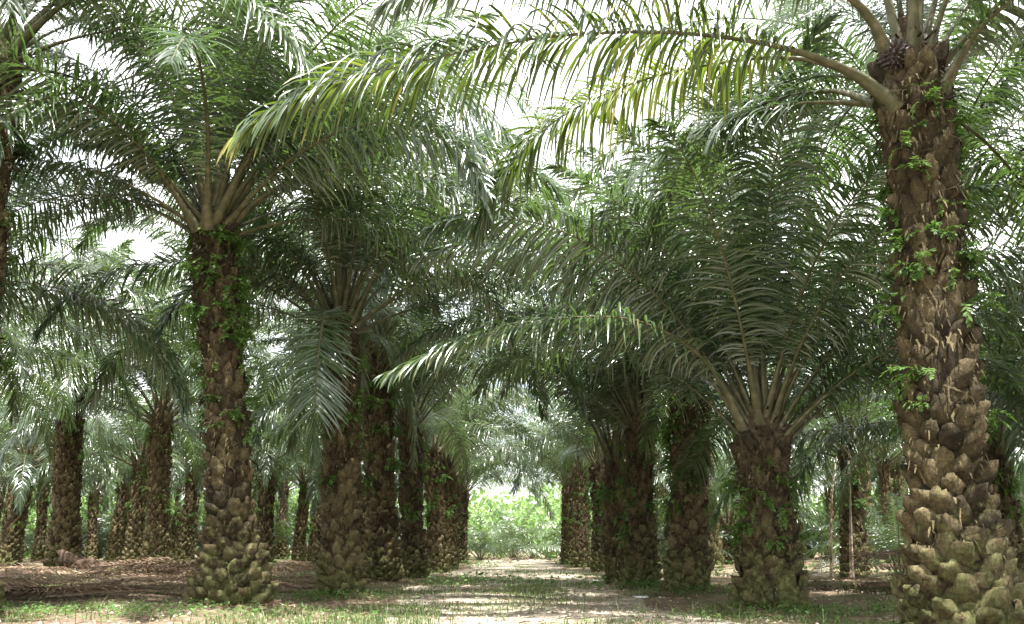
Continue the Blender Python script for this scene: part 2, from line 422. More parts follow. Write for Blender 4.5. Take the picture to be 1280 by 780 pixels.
def spiky_bunch(seed, r=.20):
    rng = np.random.default_rng(seed); parts = []
    n = 130
    for k in range(n):
        zc = 1 - 2 * (k + .5) / n; ph = k * 2.39996; q = math.sqrt(1 - zc * zc)
        d = np.array([q * math.cos(ph), q * math.sin(ph), zc])
        c = d * r * np.array([1, 1, 1.2]) * rng.uniform(.8, 1.0)
        a = norm(np.cross(d, [.3, .5, .8])); b = np.cross(d, a); w = .034
        V = np.array([c + a * w, c + b * w, c - a * w, c - b * w, c + d * .045 + a * .012, c + d * .045 + b * .012, c + d * .045 - a * .012, c + d * .045 - b * .012])
        V[:4] -= d * .03
        F = np.array([[0, 1, 5, 4], [1, 2, 6, 5], [2, 3, 7, 6], [3, 0, 4, 7], [4, 5, 6, 7]])
        parts.append((V, F, np.full(8, .5)))
    # body
    th = np.linspace(.05, math.pi - .05, 9); a = np.arange(12) / 12 * 2 * math.pi
    V = np.stack([np.sin(th)[:, None] * np.cos(a) * r * .85, np.sin(th)[:, None] * np.sin(a) * r * .85, np.repeat((np.cos(th) * r)[:, None], 12, 1)], -1).reshape(-1, 3)
    i = np.arange(8)[:, None] * 12; j = np.arange(12)[None, :]; j2 = (j + 1) % 12
    parts.append((V, np.stack([i + j, i + j2, i + j2 + 12, i + j + 12], -1).reshape(-1, 4), np.full(len(V), .5)))
    return join(parts)
D_bunch = mesh_data('fruit_bunch', *spiky_bunch(3)[:2], [M_fruit])

def heart_geo(seed, r=.42, h=1.2):
    """fibrous heart between the frond stalks: a ragged tapering mass plus hanging fibre shreds"""
    rng = np.random.default_rng(seed); parts = []
    zs = np.linspace(-.3, h, 12); a = np.arange(16) / 16 * 2 * math.pi
    rr = r * np.interp(zs / h, [-.3, 0, .35, .7, 1], [.85, 1, .8, .45, .1])
    V = np.stack([rr[:, None] * np.cos(a), rr[:, None] * np.sin(a), np.repeat(zs[:, None], 16, 1)], -1)
    V += rng.normal(0, .035, V.shape)
    i = np.arange(11)[:, None] * 16; j = np.arange(16)[None, :]; j2 = (j + 1) % 16
    parts.append((V.reshape(-1, 3), np.stack([i + j, i + j2, i + j2 + 16, i + j + 16], -1).reshape(-1, 4), np.full(192, .3)))
    for k in range(90):
        ph = rng.uniform(0, 2 * math.pi); z0 = rng.uniform(-.25, h * .7)
        r0 = float(np.interp(z0 / h, [-.3, 0, .35, .7, 1], [.85, 1, .8, .45, .1])) * r
        d = np.array([math.cos(ph), math.sin(ph), rng.uniform(-.2, 1.0)]); d /= np.linalg.norm(d)
        p0 = np.array([math.cos(ph) * r0, math.sin(ph) * r0, z0]); ln = rng.uniform(.12, .35)
        p1 = p0 + d * ln * .6; p2 = p1 + (d * .4 + np.array([0, 0, -.6])) * ln * .6
        w = np.array([-math.sin(ph), math.cos(ph), 0]) * rng.uniform(.008, .03)
        V = np.array([p0 - w, p0 + w, p1 - w * .8, p1 + w * .8, p2 - w * .2, p2 + w * .2])
        parts.append((V, np.array([[0, 1, 3, 2], [2, 3, 5, 4]]), np.full(6, .5)))
    return join(parts)
D_heart = [mesh_data('crown_heart', *heart_geo(s)[:2], [M_fibre], smooth=False) for s in (1, 2)]

# epiphytic ferns: rosettes of small arching pinnate blades
def fern_geo(seed, nb=6, L=.42):
    rng = np.random.default_rng(seed); parts = []
    for b in range(nb):
        az = rng.uniform(-1.5, 1.5); e0 = rng.uniform(-10, 55)
        P = frond_curve(L * rng.uniform(.6, 1.15), e0, rng.uniform(60, 110), rng, side=rng.normal(0, 20), n=8)
        lf = leaflets(P, rng, N=11, Lf=.10, W=.034, f0=.15, droop=.4, K=2, roll=0, lift=0, tone=(.1, .9), tip=.5, gaps=.05)
        st = stalk(P, .008, .006, .003, seg=4)
        V, F, Tn = join([st, lf])
        ca, sa = math.cos(az), math.sin(az)
        V = V @ np.array([[ca, sa, 0], [-sa, ca, 0], [0, 0, 1]])
        parts.append((V, F, Tn))
    return join(parts)
FERN_GEO = [fern_geo(40 + s, nb=[5, 7, 4, 8, 6][s], L=[.4, .5, .3, .45, .6][s]) for s in range(5)]
D_fern = [mesh_data('fern', g_[0], g_[1], [M_fern], attr=g_[2]) for g_ in FERN_GEO]

# broad leaved creeper (a few large heart shaped leaves)
def creeper_geo(seed, n=7, size=.17):
    rng = np.random.default_rng(seed); parts = []
    for k in range(n):
        c = np.array([rng.uniform(.05, .4), rng.uniform(-.4, .4), rng.uniform(-.35, .3)])
        d = norm(np.array([rng.uniform(.2, 1), rng.normal(0, .9), rng.uniform(-.9, .1)])); w = norm(np.cross(d, [.2, .1, 1])); nn = np.cross(w, d)
        s = size * rng.uniform(.6, 1.2)
        prof = [(0, .0), (.15, .36), (.4, .42), (.7, .25), (1, .0)]
        V = []
        for (tt, ww) in prof:
            m = c + d * s * tt + nn * s * .12 * math.sin(tt * 3)
            V += [m - w * s * ww + nn * s * ww * .25, m, m + w * s * ww + nn * s * ww * .25]
        F = []
        for q in range(4):
            for j in range(2): F.append([q * 3 + j, q * 3 + j + 1, q * 3 + j + 4, q * 3 + j + 3])
        parts.append((np.array(V), np.array(F), np.full(15, rng.random())))
    return join(parts)
CREEP_GEO = [creeper_geo(s) for s in range(3)]
D_creep = [mesh_data('creeper', g_[0], g_[1], [M_weed], attr=g_[2]) for g_ in CREEP_GEO]

FAR_TRUNKS = {}

def place_ferns(root, H, axis, rad, n, zlo, zhi, rng, off, big=1.0, creepers=0, each=True):
    placed = []
    for k in range(n + creepers):
        zz = zlo + (zhi - zlo) * rng.random() ** .85
        ph = rng.uniform(0, 2 * math.pi)
        ax = axis(np.array(zz)); rr = float(rad(np.array(zz))) + .06
        placed.append((k, float(ax[0] + rr * math.cos(ph)), float(ax[1] + rr * math.sin(ph)), zz, ph, rng.uniform(.4, 1.15) * big))
    if each:
        for k, x, y, z, ph, sc in placed:
            cr = k >= n
            o = link_data('creeper' if cr else 'fern', D_creep[k % 3] if cr else D_fern[rng.integers(0, 5)], root, (x, y, z), (0, 0, ph), sc)
    else:
        parts = []
        for k, x, y, z, ph, sc in placed:
            V, F, T = (CREEP_GEO[k % 3] if k >= n else FERN_GEO[int(rng.integers(0, 5))])
            ca, sa = math.cos(ph), math.sin(ph)
            parts.append(((V @ np.array([[ca, sa, 0], [-sa, ca, 0], [0, 0, 1]])) * sc + np.array([x, y, z]), F, T))
        V, F, T = join(parts)
        o = link_mesh('fern_cover', V, F, [M_fern], root, attr=T); tag(o, kind='stuff')

def palm(label, group, x, y, H, rb, rm, lean=(0, 0), seed=1, nf=34, near=True, ferns=(0, .4, 1), creepers=0, fs=1.0, tscale=1.0,
         az0=None, skip=None, bunches=(), name='oil_palm', hero=(), t0=0.0, tmax=1.0, each=True):
    z0 = float(ground_z(x, y))
    root = empty(name, (x, y, z0)); tag(root, label, 'palm tree', group)
    rng = np.random.default_rng(seed)
    if near:
        V, F, Tn, axis, rad = trunk_geo(H, rb, rm, lean, seed, tscale)
        link_mesh('trunk', V, F, [M_bark], root, attr=Tn, smooth=True)
        top = (lean[0], lean[1], H)
    else:
        key = seed % 5
        if key not in FAR_TRUNKS:
            V, F, Tn, ax_, rad_ = trunk_geo(5.0, .58, .46, (.15 * (key - 2), .1), 70 + key, 1.05, 5, 6)
            FAR_TRUNKS[key] = (mesh_data('trunk', V, F, [M_bark], attr=Tn, smooth=True), ax_, rad_)
        me, ax_, rad_ = FAR_TRUNKS[key]
        link_data('trunk', me, root, (0, 0, 0), (0, 0, 0), (rm / .46, rm / .46, H / 5.0))
        top = (.15 * (key - 2) * rm / .46, .1 * rm / .46, H)
        axis = lambda z: ax_(np.asarray(z) * 5.0 / H) * rm / .46
        rad = lambda z: rad_(np.asarray(z) * 5.0 / H) * rm / .46
    nfern, fl, fh = ferns
    if nfern: place_ferns(root, H, axis, rad, nfern, fl * H, fh * H, rng, 0, creepers=creepers, each=near and each)
    hs = rm / .46
    link_data('crown_heart', D_heart[seed % 2], root, (top[0], top[1], top[2] + .02), (0, 0, seed), hs)
    a0 = rng.uniform(0, 360) if az0 is None else az0
    for k in range(nf):
        t = t0 + (tmax - t0) * (k + .5) / nf
        az = (a0 + k * 137.508 + rng.normal(0, 7)) % 360
        if skip and skip(az, t): continue
        i = int(round(t * (NV - 1))); v = int(rng.integers(0, NS))
        a = math.radians(az); rr = (.06 + .36 * t ** .7) * hs
        p = (top[0] + rr * math.cos(a), top[1] + rr * math.sin(a), top[2] + (.75 - .78 * t) * hs)
        sc = fs * rng.uniform(.9, 1.08)
        rot = (math.radians(rng.normal(0, 4)), math.radians(rng.normal(0, 4)), a)
        if near:
            fr = link_data('frond', LIB[0][i, v][0], root, p, rot, sc)
            link_data('leaflets', LIB[0][i, v][1], fr)
        else:
            link_data('frond', LIB[1][i, v], root, p, rot, sc)
    for (ba, bz, br) in bunches:
        a = math.radians(ba); rr = br * hs
        link_data('fruit_bunch', D_bunch, root, (top[0] + rr * math.cos(a), top[1] + rr * math.sin(a), top[2] + bz), (.3, 0, a), hs)
    for h in hero:
        P = smooth_path(h['pts']) - np.array([x, y, z0])
        r2 = np.random.default_rng(h.get('seed', 5))
        o0 = P[0].copy(); P = P - o0
        st = stalk(P, *h.get('w', (.24, .10, .014)))
        lf = leaflets(P, r2, N=h.get('N', 125), K=6, Lf=h.get('Lf', 1.05), W=h.get('W', .046), droop=h.get('droop', 1.2), roll=h.get('roll', 0), lift=h.get('lift', 10), f0=h.get('f0', .15), tone=h.get('tone', (.1, .8)), dead=h.get('dead', 0), sun_dry=h.get('sun_dry'))
        fr = link_mesh('frond', st[0], st[1], [M_rachis], root, tuple(o0), attr=st[2], smooth=True)
        l_ = link_mesh('leaflets', lf[0], lf[1], [h.get('mat', M_leaf)], fr, attr=lf[2])
        if 'label' in h: fr['label'] = h['label']
    return root

# ------------------------------------------------------------------ the named palms of the two avenue rows
def facing_cam(lo, hi, tmin):      # drop the low fronds that grow within an azimuth window
    return lambda az, t: (lo <= az <= hi) and t > tmin

# big palm at the right edge
palm('tallest palm, at the right edge beside the track, shaggy leaf-base trunk cut by the frame', None,
     5.5, 11.8, 7.1, .74, .49, (.16, 0), 21, nf=30, ferns=(75, .35, 1.0), creepers=8, tscale=1.12, bunches=((215, .5, .36),),
     skip=lambda az, t: (130 < az < 300 and t > .30) or (az > 300 and t > .62),
     hero=[dict(pts=[(5.3, 11.6, 6.98), (4.86, 11.5, 7.38), (4.08, 11.4, 7.71), (3.18, 11.3, 7.88), (1.96, 11.2, 7.94), (.65, 11.1, 7.82), (-.53, 11, 7.55), (-1.69, 11, 7.25), (-2.63, 11, 6.97), (-3.53, 11, 6.36)], seed=4, droop=2.5, N=195, Lf=1.4, W=.044, lift=22, tone=(.0, .7), mat=M_leaf_sun, f0=.18, sun_dry=([0, .6, .74, .8, .86, .93, 1], [.0, .0, .06, .34, .1, .15, .8]), label='long frond arching left over the track with dry curled tip'),  # tone peak partway along is a painted sunlit patch, the end is dry
           dict(pts=[(5.34, 11.9, 7.3), (4.85, 12.1, 7.86), (4.07, 12.4, 8.24), (2.98, 12.9, 8.39), (1.8, 13.4, 8.3), (.66, 13.9, 7.9), (-.15, 14.2, 7.1), (-.6, 14.4, 6.2)], seed=9, droop=2.3, Lf=1.35, N=185, W=.043, tone=(.0, .7), mat=M_leaf_sun, lift=14, f0=.22, sun_dry=([0, .3, .5, .7, 1], [.4, .6, .4, .1, .0])),  # yellow on the inner half is sunlight painted into the leaflet tone
           dict(pts=[(5.4, 11.7, 7.4), (4.9, 11.3, 8.3), (3.8, 10.9, 8.75), (2.4, 10.7, 8.95), (.8, 10.6, 8.85), (-.6, 10.5, 8.45), (-1.6, 10.4, 7.9)], seed=12, droop=2.2, Lf=1.3, N=180, W=.044, f0=.2),
           dict(pts=[(5.3, 12.1, 7.3), (4.9, 12.8, 7.9), (4.3, 13.9, 8.3), (3.6, 15.1, 8.3), (3.0, 16.2, 7.7), (2.6, 17.0, 6.8)], seed=13, droop=1.6, f0=.18),
           dict(pts=[(5.9, 11.5, 7.2), (6.3, 11.0, 7.9), (6.9, 10.4, 8.2), (7.6, 9.8, 7.9), (8.1, 9.4, 7.0)], seed=14, droop=1.2)])
# low palm with upright crown, right row
palm('short thick palm with upright spreading crown, second trunk on the right of the track', None,
     4.56, 17.1, 2.6, .62, .52, (.09, 0), 33, nf=44, ferns=(30, .3, .95), fs=1.06, tmax=.78,
     skip=lambda az, t: (225 < az < 315 and t > .42) or (120 < az <= 225 and t > .60) or ((az >= 315 or az < 40) and t > .78),
     hero=[dict(pts=[(4.35, 17.0, 3.05), (3.6, 16.6, 4.4), (2.29, 16.0, 5.05), (.69, 15.4, 4.95), (-.8, 15.0, 4.5), (-2.0, 14.8, 3.9)], seed=61, droop=1.5, Lf=1.05, label='long frond arching far left across the track'),
           dict(pts=[(4.9, 17.0, 3.05), (5.47, 16.9, 3.63), (6.15, 16.6, 4.17), (6.73, 16.2, 4.22), (7.11, 15.9, 3.62)], seed=62, droop=.8, Lf=.8)])
palm('fern-draped palm trunk, third on the right of the track', 'palms in the right avenue row', 4.26, 23.3, 4.4, .56, .49, (.3, 0), 45, nf=34, ferns=(70, .35, 1), creepers=6, tmax=.7, skip=lambda az, t: 200 < az < 340 and t > .35)
palm('slim palm partly overlapping a thinner trunk, fourth on the right of the track', 'palms in the right avenue row', 3.71, 27.3, 4.2, .51, .42, (.07, 0), 52, nf=32, ferns=(45, .3, 1), tmax=.7, skip=lambda az, t: 200 < az < 340 and t > .35)
palm('thin palm tucked behind the fourth right trunk on its left side', 'palms in the right avenue row', 3.40, 31.0, 3.5, .42, .36, (.0, 0), 61, nf=28, ferns=(30, .3, 1), tmax=.7, skip=lambda az, t: 110 < az < 320 and t > .4)
palm('palm standing alone left of the thin pair on the right row', 'palms in the right avenue row', 4.34, 46.2, 4.6, .52, .44, (-.05, 0), 62, nf=30, ferns=(30, .4, 1), each=False, hero=[dict(pts=[(4.2, 46, 4.9), (3.2, 45.2, 6.4), (1.8, 44.5, 6.5), (.7, 44, 5.4), (.1, 43.7, 3.8)], seed=65, droop=1.2, Lf=1.3)], tmax=.8, skip=lambda az, t: 110 < az < 300 and t > .45)
palm('mossy palm just beyond the lone right row trunk', 'palms in the right avenue row', 4.09, 55.4, 5.0, .52, .45, (.04, 0), 67, nf=30, ferns=(30, .4, 1), each=False, tmax=.8, skip=lambda az, t: 110 < az < 300 and t > .45)
palm('farthest distinct trunk of the right row by the bright track end', 'palms in the right avenue row', 3.95, 68.0, 5.0, .52, .45, (.07, 0), 71, nf=30, ferns=(20, .4, 1), each=False, tmax=.8, skip=lambda az, t: 110 < az < 300 and t > .45)

# left edge palm
palm('dark leaning palm cut by the left edge of the photo', None,
     -8.9, 15.2, 9.5, .74, .44, (-.6, 0), 81, nf=34, ferns=(20, .4, 1), each=True,
     skip=lambda az, t: (200 < az < 350 and t > .35) or t > .8,
     hero=[dict(pts=[(-9.3, 15.1, 9.7), (-8.0, 14.7, 10.7), (-6.2, 14.2, 10.9), (-4.6, 13.8, 10.2), (-3.6, 13.5, 9.2), (-3.1, 13.4, 8.2)], seed=82, droop=1.6, Lf=1.2),
           dict(pts=[(-9.4, 15.0, 9.8), (-9.2, 14.0, 10.6), (-8.4, 12.8, 10.4), (-7.5, 11.9, 9.5), (-7.0, 11.4, 8.4)], seed=83, droop=1.4, Lf=1.1)])
# main left palm
palm('tall palm with bulging mossy foot and fruit bunches, nearest left of the track', None,
     -5.08, 17.5, 7.03, .76, .42, (-.9, 0), 92, nf=40, ferns=(95, .4, 1.0), creepers=4, bunches=((335, .15, .42),),
     skip=lambda az, t: (235 < az < 320 and t > .45),
     hero=[dict(pts=[(-5.7, 17.4, 7.2), (-5.0, 17.2, 7.9), (-3.9, 16.9, 8.3), (-2.6, 16.5, 8.3), (-1.3, 16.0, 7.7), (-.4, 15.6, 6.7)], seed=24, droop=1.2, Lf=1.1),
           dict(pts=[(-6.2, 17.2, 7.2), (-6.9, 16.4, 8.3), (-7.6, 15.4, 8.9), (-8.1, 14.4, 8.6), (-8.4, 13.6, 7.6), (-8.5, 13.1, 6.6)], seed=26, droop=1.0, Lf=1.1),
           dict(pts=[(-6.0, 17.1, 7.2), (-5.7, 15.9, 8.6), (-5.4, 14.4, 9.2), (-5.1, 12.9, 8.9), (-4.9, 11.9, 7.9)], seed=28, droop=1.0, Lf=1.1),
           dict(pts=[(-5.96, 17.3, 7.2), (-4.94, 17.0, 8.6), (-3.48, 16.6, 9.6), (-1.84, 16.0, 9.7), (-.6, 15.4, 9.0), (.14, 15.0, 7.9)], seed=29, droop=1.7, Lf=1.2),
           dict(pts=[(-5.9, 17.2, 7.3), (-4.8, 16.4, 8.9), (-3.2, 15.4, 9.7), (-1.7, 14.6, 9.4), (-.9, 14.2, 8.5), (-.6, 14.0, 7.4), (-.5, 13.9, 6.6)], seed=30, droop=1.5, Lf=1.2)])
palm('palm with a hanging frond before its trunk, second left of the track', None,
     -3.84, 21.5, 5.95, .55, .44, (-.28, 0), 104, nf=36, ferns=(45, .35, 1), skip=lambda az, t: 240 < az < 310 and t > .7,
     hero=[dict(pts=[(-4.15, 21.2, 6.0), (-4.2, 20.5, 6.35), (-4.15, 19.7, 6.1), (-4.1, 19.1, 5.2), (-4.05, 18.8, 4.0), (-4.0, 18.7, 2.9)], seed=31, droop=.4, Lf=1.05, lift=0, label='grey-green frond hanging down before the trunk'),
           dict(pts=[(-3.83, 21.4, 6.3), (-3.06, 21.0, 7.7), (-1.69, 20.4, 8.39), (0, 19.6, 8.3), (1.72, 18.8, 7.28), (2.89, 18.4, 5.84)], seed=33, droop=.7, Lf=1.2, label='broad silvery frond arching right over the track'),
           dict(pts=[(-4.27, 21.2, 6.2), (-5.22, 20.6, 7.18), (-6.12, 19.8, 7.23), (-6.94, 19.2, 6.59), (-7.39, 18.8, 5.6)], seed=34, droop=.8)])
palm('tall palm covered in small ferns, third on the left of the track', 'palms in the left avenue row', -4.18, 30.9, 7.9, .66, .52, (-.5, 0), 113, nf=32, ferns=(98, .3, .95), creepers=2)
palm('brown slender palm, fourth on the left of the track', 'palms in the left avenue row', -3.55, 34.8, 5.0, .56, .46, (-.34, 0), 122, nf=32, ferns=(40, .4, 1), tmax=.85, skip=lambda az, t: (az > 230 or az < 30) and t > .6)
palm('palm with tan lower leaf bases, fifth left of the track', 'palms in the left avenue row', -3.45, 44.8, 5.3, .60, .49, (-.4, 0), 131, nf=30, ferns=(40, .4, 1), each=False, hero=[dict(pts=[(-3.4, 44.5, 5.6), (-2.3, 43.5, 6.7), (-.9, 42.5, 6.5), (.4, 41.8, 5.2), (1.1, 41.4, 3.4)], seed=64, droop=1.2, Lf=1.3)], tmax=.85, skip=lambda az, t: (az > 240 or az < 70) and t > .7)
palm('narrow palm tight behind the fifth left trunk', 'palms in the left avenue row', -3.36, 51.4, 4.9, .54, .48, (-.17, 0), 136, nf=30, ferns=(30, .4, 1), each=False, hero=[dict(pts=[(-3.42, 51, 5.1), (-2.16, 50, 6.36), (-.42, 49, 6.26), (1.03, 48, 4.92), (2.02, 47.5, 2.7)], seed=63, droop=1.2, Lf=1.3)], tmax=.85, skip=lambda az, t: (az > 240 or az < 70) and t > .7)
palm('farthest distinct trunk of the left row by the bright track end', 'palms in the left avenue row', -3.79, 70.0, 4.8, .60, .52, (0, 0), 141, nf=30, ferns=(20, .4, 1), each=False, tmax=.85, skip=lambda az, t: (az > 240 or az < 70) and t > .7)

# ------------------------------------------------------------------ palms in the fields either side
field = [
 ('stout palm behind the brown litter heap, near the left edge', -19.3, 41.0, 8.3, .74, .60, (-.6, 0)),
 ('dark palm right of the broken stump on the left litter heap', -15.66, 42.0, 6.3, .62, .52, (-.4, 0)),
 ('pale-based palm half hidden left of the dark field trunk', -21.6, 54.4, 5.6, .56, .49, (-.3, 0)),
 ('slim far palm near the left edge, right of the bulging foot', -33.5, 64.0, 6.0, .58, .46, (-.4, 0)),
 ('thin far trunk close behind the slim palm near the left edge', -35.8, 72.0, 6.0, .5, .42, (-.3, 0)),
 ('thin palm left of the bright gap in the left field', -31.0, 75.0, 5.6, .5, .42, (0, 0)),
 ('small dark palm just left of the nearest left trunk foot', -21.86, 63.0, 6.1, .53, .45, (-.4, 0)),
 ('fern-flecked palm between the two nearest left trunks', -15.0, 57.7, 6.2, .6, .5, (-.3, 0)),
 ('lone slender palm in the bright gap left of the second left trunk', -14.8, 66.0, 5.3, .56, .44, (-.2, 0)),
 ('dark palm with two pale poles leaning on it in the right field', 11.84, 33.1, 4.2, .48, .40, (.29, 0)),
 ('squat low palm base right of the third right trunk', 14.2, 62.0, 2.0, .66, .58, (0, 0)),
 ('thin palm half hidden behind the tallest right trunk', 12.5, 24.0, 3.2, .42, .34, (.1, 0)),
 ('far thin palm beside the short thick right palm', 23.4, 77.0, 5.3, .5, .4, (0, 0)),
 ('narrow far trunk between third and fourth right palms', 12.1, 76.0, 5.9, .46, .4, (0, 0)),
 ('far palm in the gap behind the tallest right trunk', 31.0, 62.0, 5.8, .5, .42, (0, 0)),
]
sd = 200
used = []
for (lab, x, y, H, rb, rm, ln) in field:
    sd += 7
    near = y < 43
    palm(lab, 'palms in the fields beside the avenue', x, y, H, rb, rm, ln, sd, nf=32, near=near, ferns=(40 if near else 25, .35, 1), each=False, name='oil_palm')
    used.append((x, y))
used += [(-4, 21), (-4, 31), (-4, 35), (-3.5, 45), (-3.4, 51), (-3.8, 70), (4.5, 17), (4.3, 23), (3.7, 27), (4.3, 46), (4, 55), (4, 68), (5.5, 11.8), (-5, 17.5), (-8.6, 15)]
def filler(side):
    sgn = -1 if side == 'left' else 1
    n = 0
    for j, yy in enumerate(np.arange(21, 101, 8.0)):
        for i_ in range(-1, 6):
            if i_ < 0: continue
            if yy > 82 and abs(11.5 + i_ * 8.6) < 14: continue
            xx = sgn * (11.5 + i_ * 8.6 + (4.3 if j % 2 else 0)) + rnd.uniform(-.8, .8); y2 = yy + rnd.uniform(-.9, .9)
            if abs(xx) > .62 * y2 + 5 or abs(xx) < 3 or (y2 < 50 and abs(xx) < .61 * y2): continue
            if min((xx - a) ** 2 + (y2 - b) ** 2 for a, b in used) < 26: continue
            yield xx, y2
for side in ('left', 'right'):
    for xx, yy in filler(side):
        sd += 7
        zone = 'middle' if yy < 50 else 'far'
        palm('oil palm in the %s %s field among look-alike palms' % (zone, side), '%s %s field palms' % (zone, side), xx, yy, rnd.uniform(5.2, 8.8), .58, rnd.uniform(.42, .52), (0, 0), sd, nf=28, near=False, ferns=(14, .4, 1))
for (lab, x, y, H) in (('tall palm hidden behind the tallest right trunk with crown showing above', 9.7, 19.9, 8.2), ('palm beyond the right edge whose fronds reach in over the tallest trunk', 15.0, 16.0, 5.8),
        ('palm beyond the left edge whose fronds darken the upper left corner', -14.2, 19.0, 5.6), ('low palm beyond the left edge whose silvery fronds arch in before the field', -18.2, 27.0, 5.6), ('overhead palm outside the left edge with fronds hanging across the top', -11.5, 6.5, 9.4),
        ('overhead palm outside the right edge with fronds at the top right corner', 11.2, 5.5, 8.0), ('tall palm behind the nearest left trunk whose crown fills the upper left', -10.4, 33.5, 9.0), ('tall palm behind the hanging-frond palm farther into the left field', -8.5, 47.0, 8.5), ('tall palm whose trunk hides behind the second left trunk', -4.75, 26.2, 10.0),
        ('tall palm whose trunk hides behind the thin pair on the right', 4.55, 38.0, 11.0)):
    sd += 7
    hr = ()
    if x == -4.75: hr = [dict(pts=[(-4.7, 26, 10.3), (-4.0, 25, 12.6), (-2.6, 23.8, 13.6), (-.6, 22.6, 13.2), (1.0, 21.5, 11.6), (1.9, 20.8, 9.6)], seed=51, droop=1.2, Lf=1.2),
                         dict(pts=[(-4.7, 26, 10.4), (-4.6, 25.6, 13.2), (-3.6, 24.9, 15.2), (-2.0, 24.0, 15.6), (-.5, 23.2, 14.6), (.4, 22.8, 13.0)], seed=53, droop=1.2, Lf=1.2)]
    if x == 9.7: hr = [dict(pts=[(9.6, 19.8, 8.4), (8.1, 19.6, 10.2), (5.9, 19.0, 11.0), (3.8, 18.4, 10.5), (2.1, 18, 9.3), (1.1, 17.6, 7.8)], seed=52, droop=1.2, Lf=1.2),
                       dict(pts=[(9.6, 19.8, 8.4), (9.0, 19.7, 11.2), (7.3, 19.2, 12.7), (5.0, 18.6, 12.8), (2.9, 18.1, 12.0), (1.3, 17.8, 10.4)], seed=56, droop=1.4, Lf=1.2),
                       dict(pts=[(9.8, 19.7, 8.4), (10.4, 18.6, 10.6), (11.0, 17.2, 11.2), (11.5, 15.9, 10.4), (11.8, 15.0, 8.9)], seed=57, droop=1.4, Lf=1.2)]
    if x == 4.55: hr = [dict(pts=[(4.6, 38, 11.3), (4.3, 37.4, 14.2), (3.2, 36.6, 16.2), (1.4, 35.8, 16.7), (-.4, 35, 15.4), (-1.4, 34.5, 13.2)], seed=54, droop=1.2, Lf=1.2),
                        dict(pts=[(4.6, 38, 11.3), (5.2, 37.8, 14.4), (6.5, 37.3, 16.6), (8.2, 36.8, 17.2), (10, 36.3, 16.0)], seed=55, droop=1.2, Lf=1.2)]
    palm(lab, None, x, y, H, .6, .46, (0, 0), sd, nf=(24 if abs(x) < 11 and y > 15 else 38), ferns=(30, .35, 1), each=False, hero=hr, skip=(lambda az, t: 110 < az < 350 and t > .5) if abs(x) < 5 else None)
# rows continue far along the track
for (x, y) in ((-4.3, 60.5), (-4.4, 79), (4.4, 62), (4.6, 77)):
    sd += 7
    side = 'left' if x < 0 else 'right'
    palm('oil palm squeezed between others far down the %s row' % side, 'gap palms of the %s row' % side, x, y, 4.9, .55, .46, (0, 0), sd, nf=26, near=False, ferns=(20, .4, 1), tmax=.7)

# young trunkless palms on the ground
def young(label, group, x, y, fs, seed, nf=16):
    root = empty('young_palm', (x, y, float(ground_z(x, y)))); tag(root, label, 'young palm', group)
    rng = np.random.default_rng(seed); a0 = rng.uniform(0, 360)
    for k in range(nf):
        t = (k + .5) / nf * .75
        a = math.radians(a0 + k * 137.5)
        link_data('frond', LIB[1][int(round(t * (NV - 1))), int(rng.integers(0, NS))], root, (.08 * math.cos(a), .08 * math.sin(a), -.05), (0, 0, a), fs * rng.uniform(.85, 1.1))
young('young trunkless palm with bare upright stalks in the right field', None, 15.6, 38.5, .62, 5)
young('young fan of stalks on the ground between short palm and poles', None, 9.6, 58, .6, 6)

# ------------------------------------------------------------------ sunlit undergrowth behind the plantation
def bush_geo(seed, n=900, rx=2.6, h=2.4):
    rng = np.random.default_rng(seed)
    nc = 16; cc = np.stack([rng.normal(0, rx * .5, nc), rng.normal(0, rx * .4, nc), rng.uniform(.3, h, nc)], -1)
    c = cc[rng.integers(0, nc, n)] + rng.normal(0, .32, (n, 3)) * np.array([1.2, 1.2, .9]); c[:, 2] = np.abs(c[:, 2])
    d = norm(rng.normal(0, 1, (n, 3)) + np.array([0, 0, .2])); w = norm(np.cross(d, rng.normal(0, 1, (n, 3))))
    L = rng.uniform(.12, .34, n)[:, None]; W = L * .28
    V = np.stack([c, c + d * L * .5 - w * W, c + d * L, c + d * L * .5 + w * W], 1).reshape(-1, 3)
    F = np.arange(n * 4).reshape(-1, 4)
    # stems
    parts = [(V, F, np.repeat(rng.random(n), 4))]
    for k in range(nc):
        P = smooth_path([(0, 0, -.1), cc[k] * .5 + [0, 0, .1], cc[k]], 6); parts.append(stalk(P, .03, .025, .01, 1, 4))
    return join(parts)
D_bush = [mesh_data('bush', *(lambda q: (q[0], q[1]))(bg), [M_bush], attr=bg[2]) for bg in (bush_geo(s) for s in range(4))]
brng = random.Random(5)
k = 0
for yy, xr, step in ((96, 70, 4.2), (103, 80, 4.6), (112, 90, 5.5)):
    x = -xr
    while x < xr:
        xx = x + brng.uniform(-1.4, 1.4)
        s_ = brng.uniform(1.2, 2.3) * (1.0 if abs(xx) > 14 else .9) + (yy - 96) * .09
        o = link_data('bush', D_bush[k % 4], None, (xx, yy + brng.uniform(-2, 2), float(ground_z(xx, yy))), (0, 0, brng.uniform(0, 6.3)), s_)
        tag(o, 'sunlit leafy bush in the bright thicket at the far edge of the plantation', 'bush', 'bushes at the far edge')
        x += step; k += 1
for k in range(34):
    x = -50 + k * 3.0 + brng.uniform(-2, 2); y = brng.uniform(86, 100)
    young('sunlit young palm among the far edge bushes', 'young palms at the far edge', x, y, brng.uniform(.7, 1.1), 300 + k, 14)

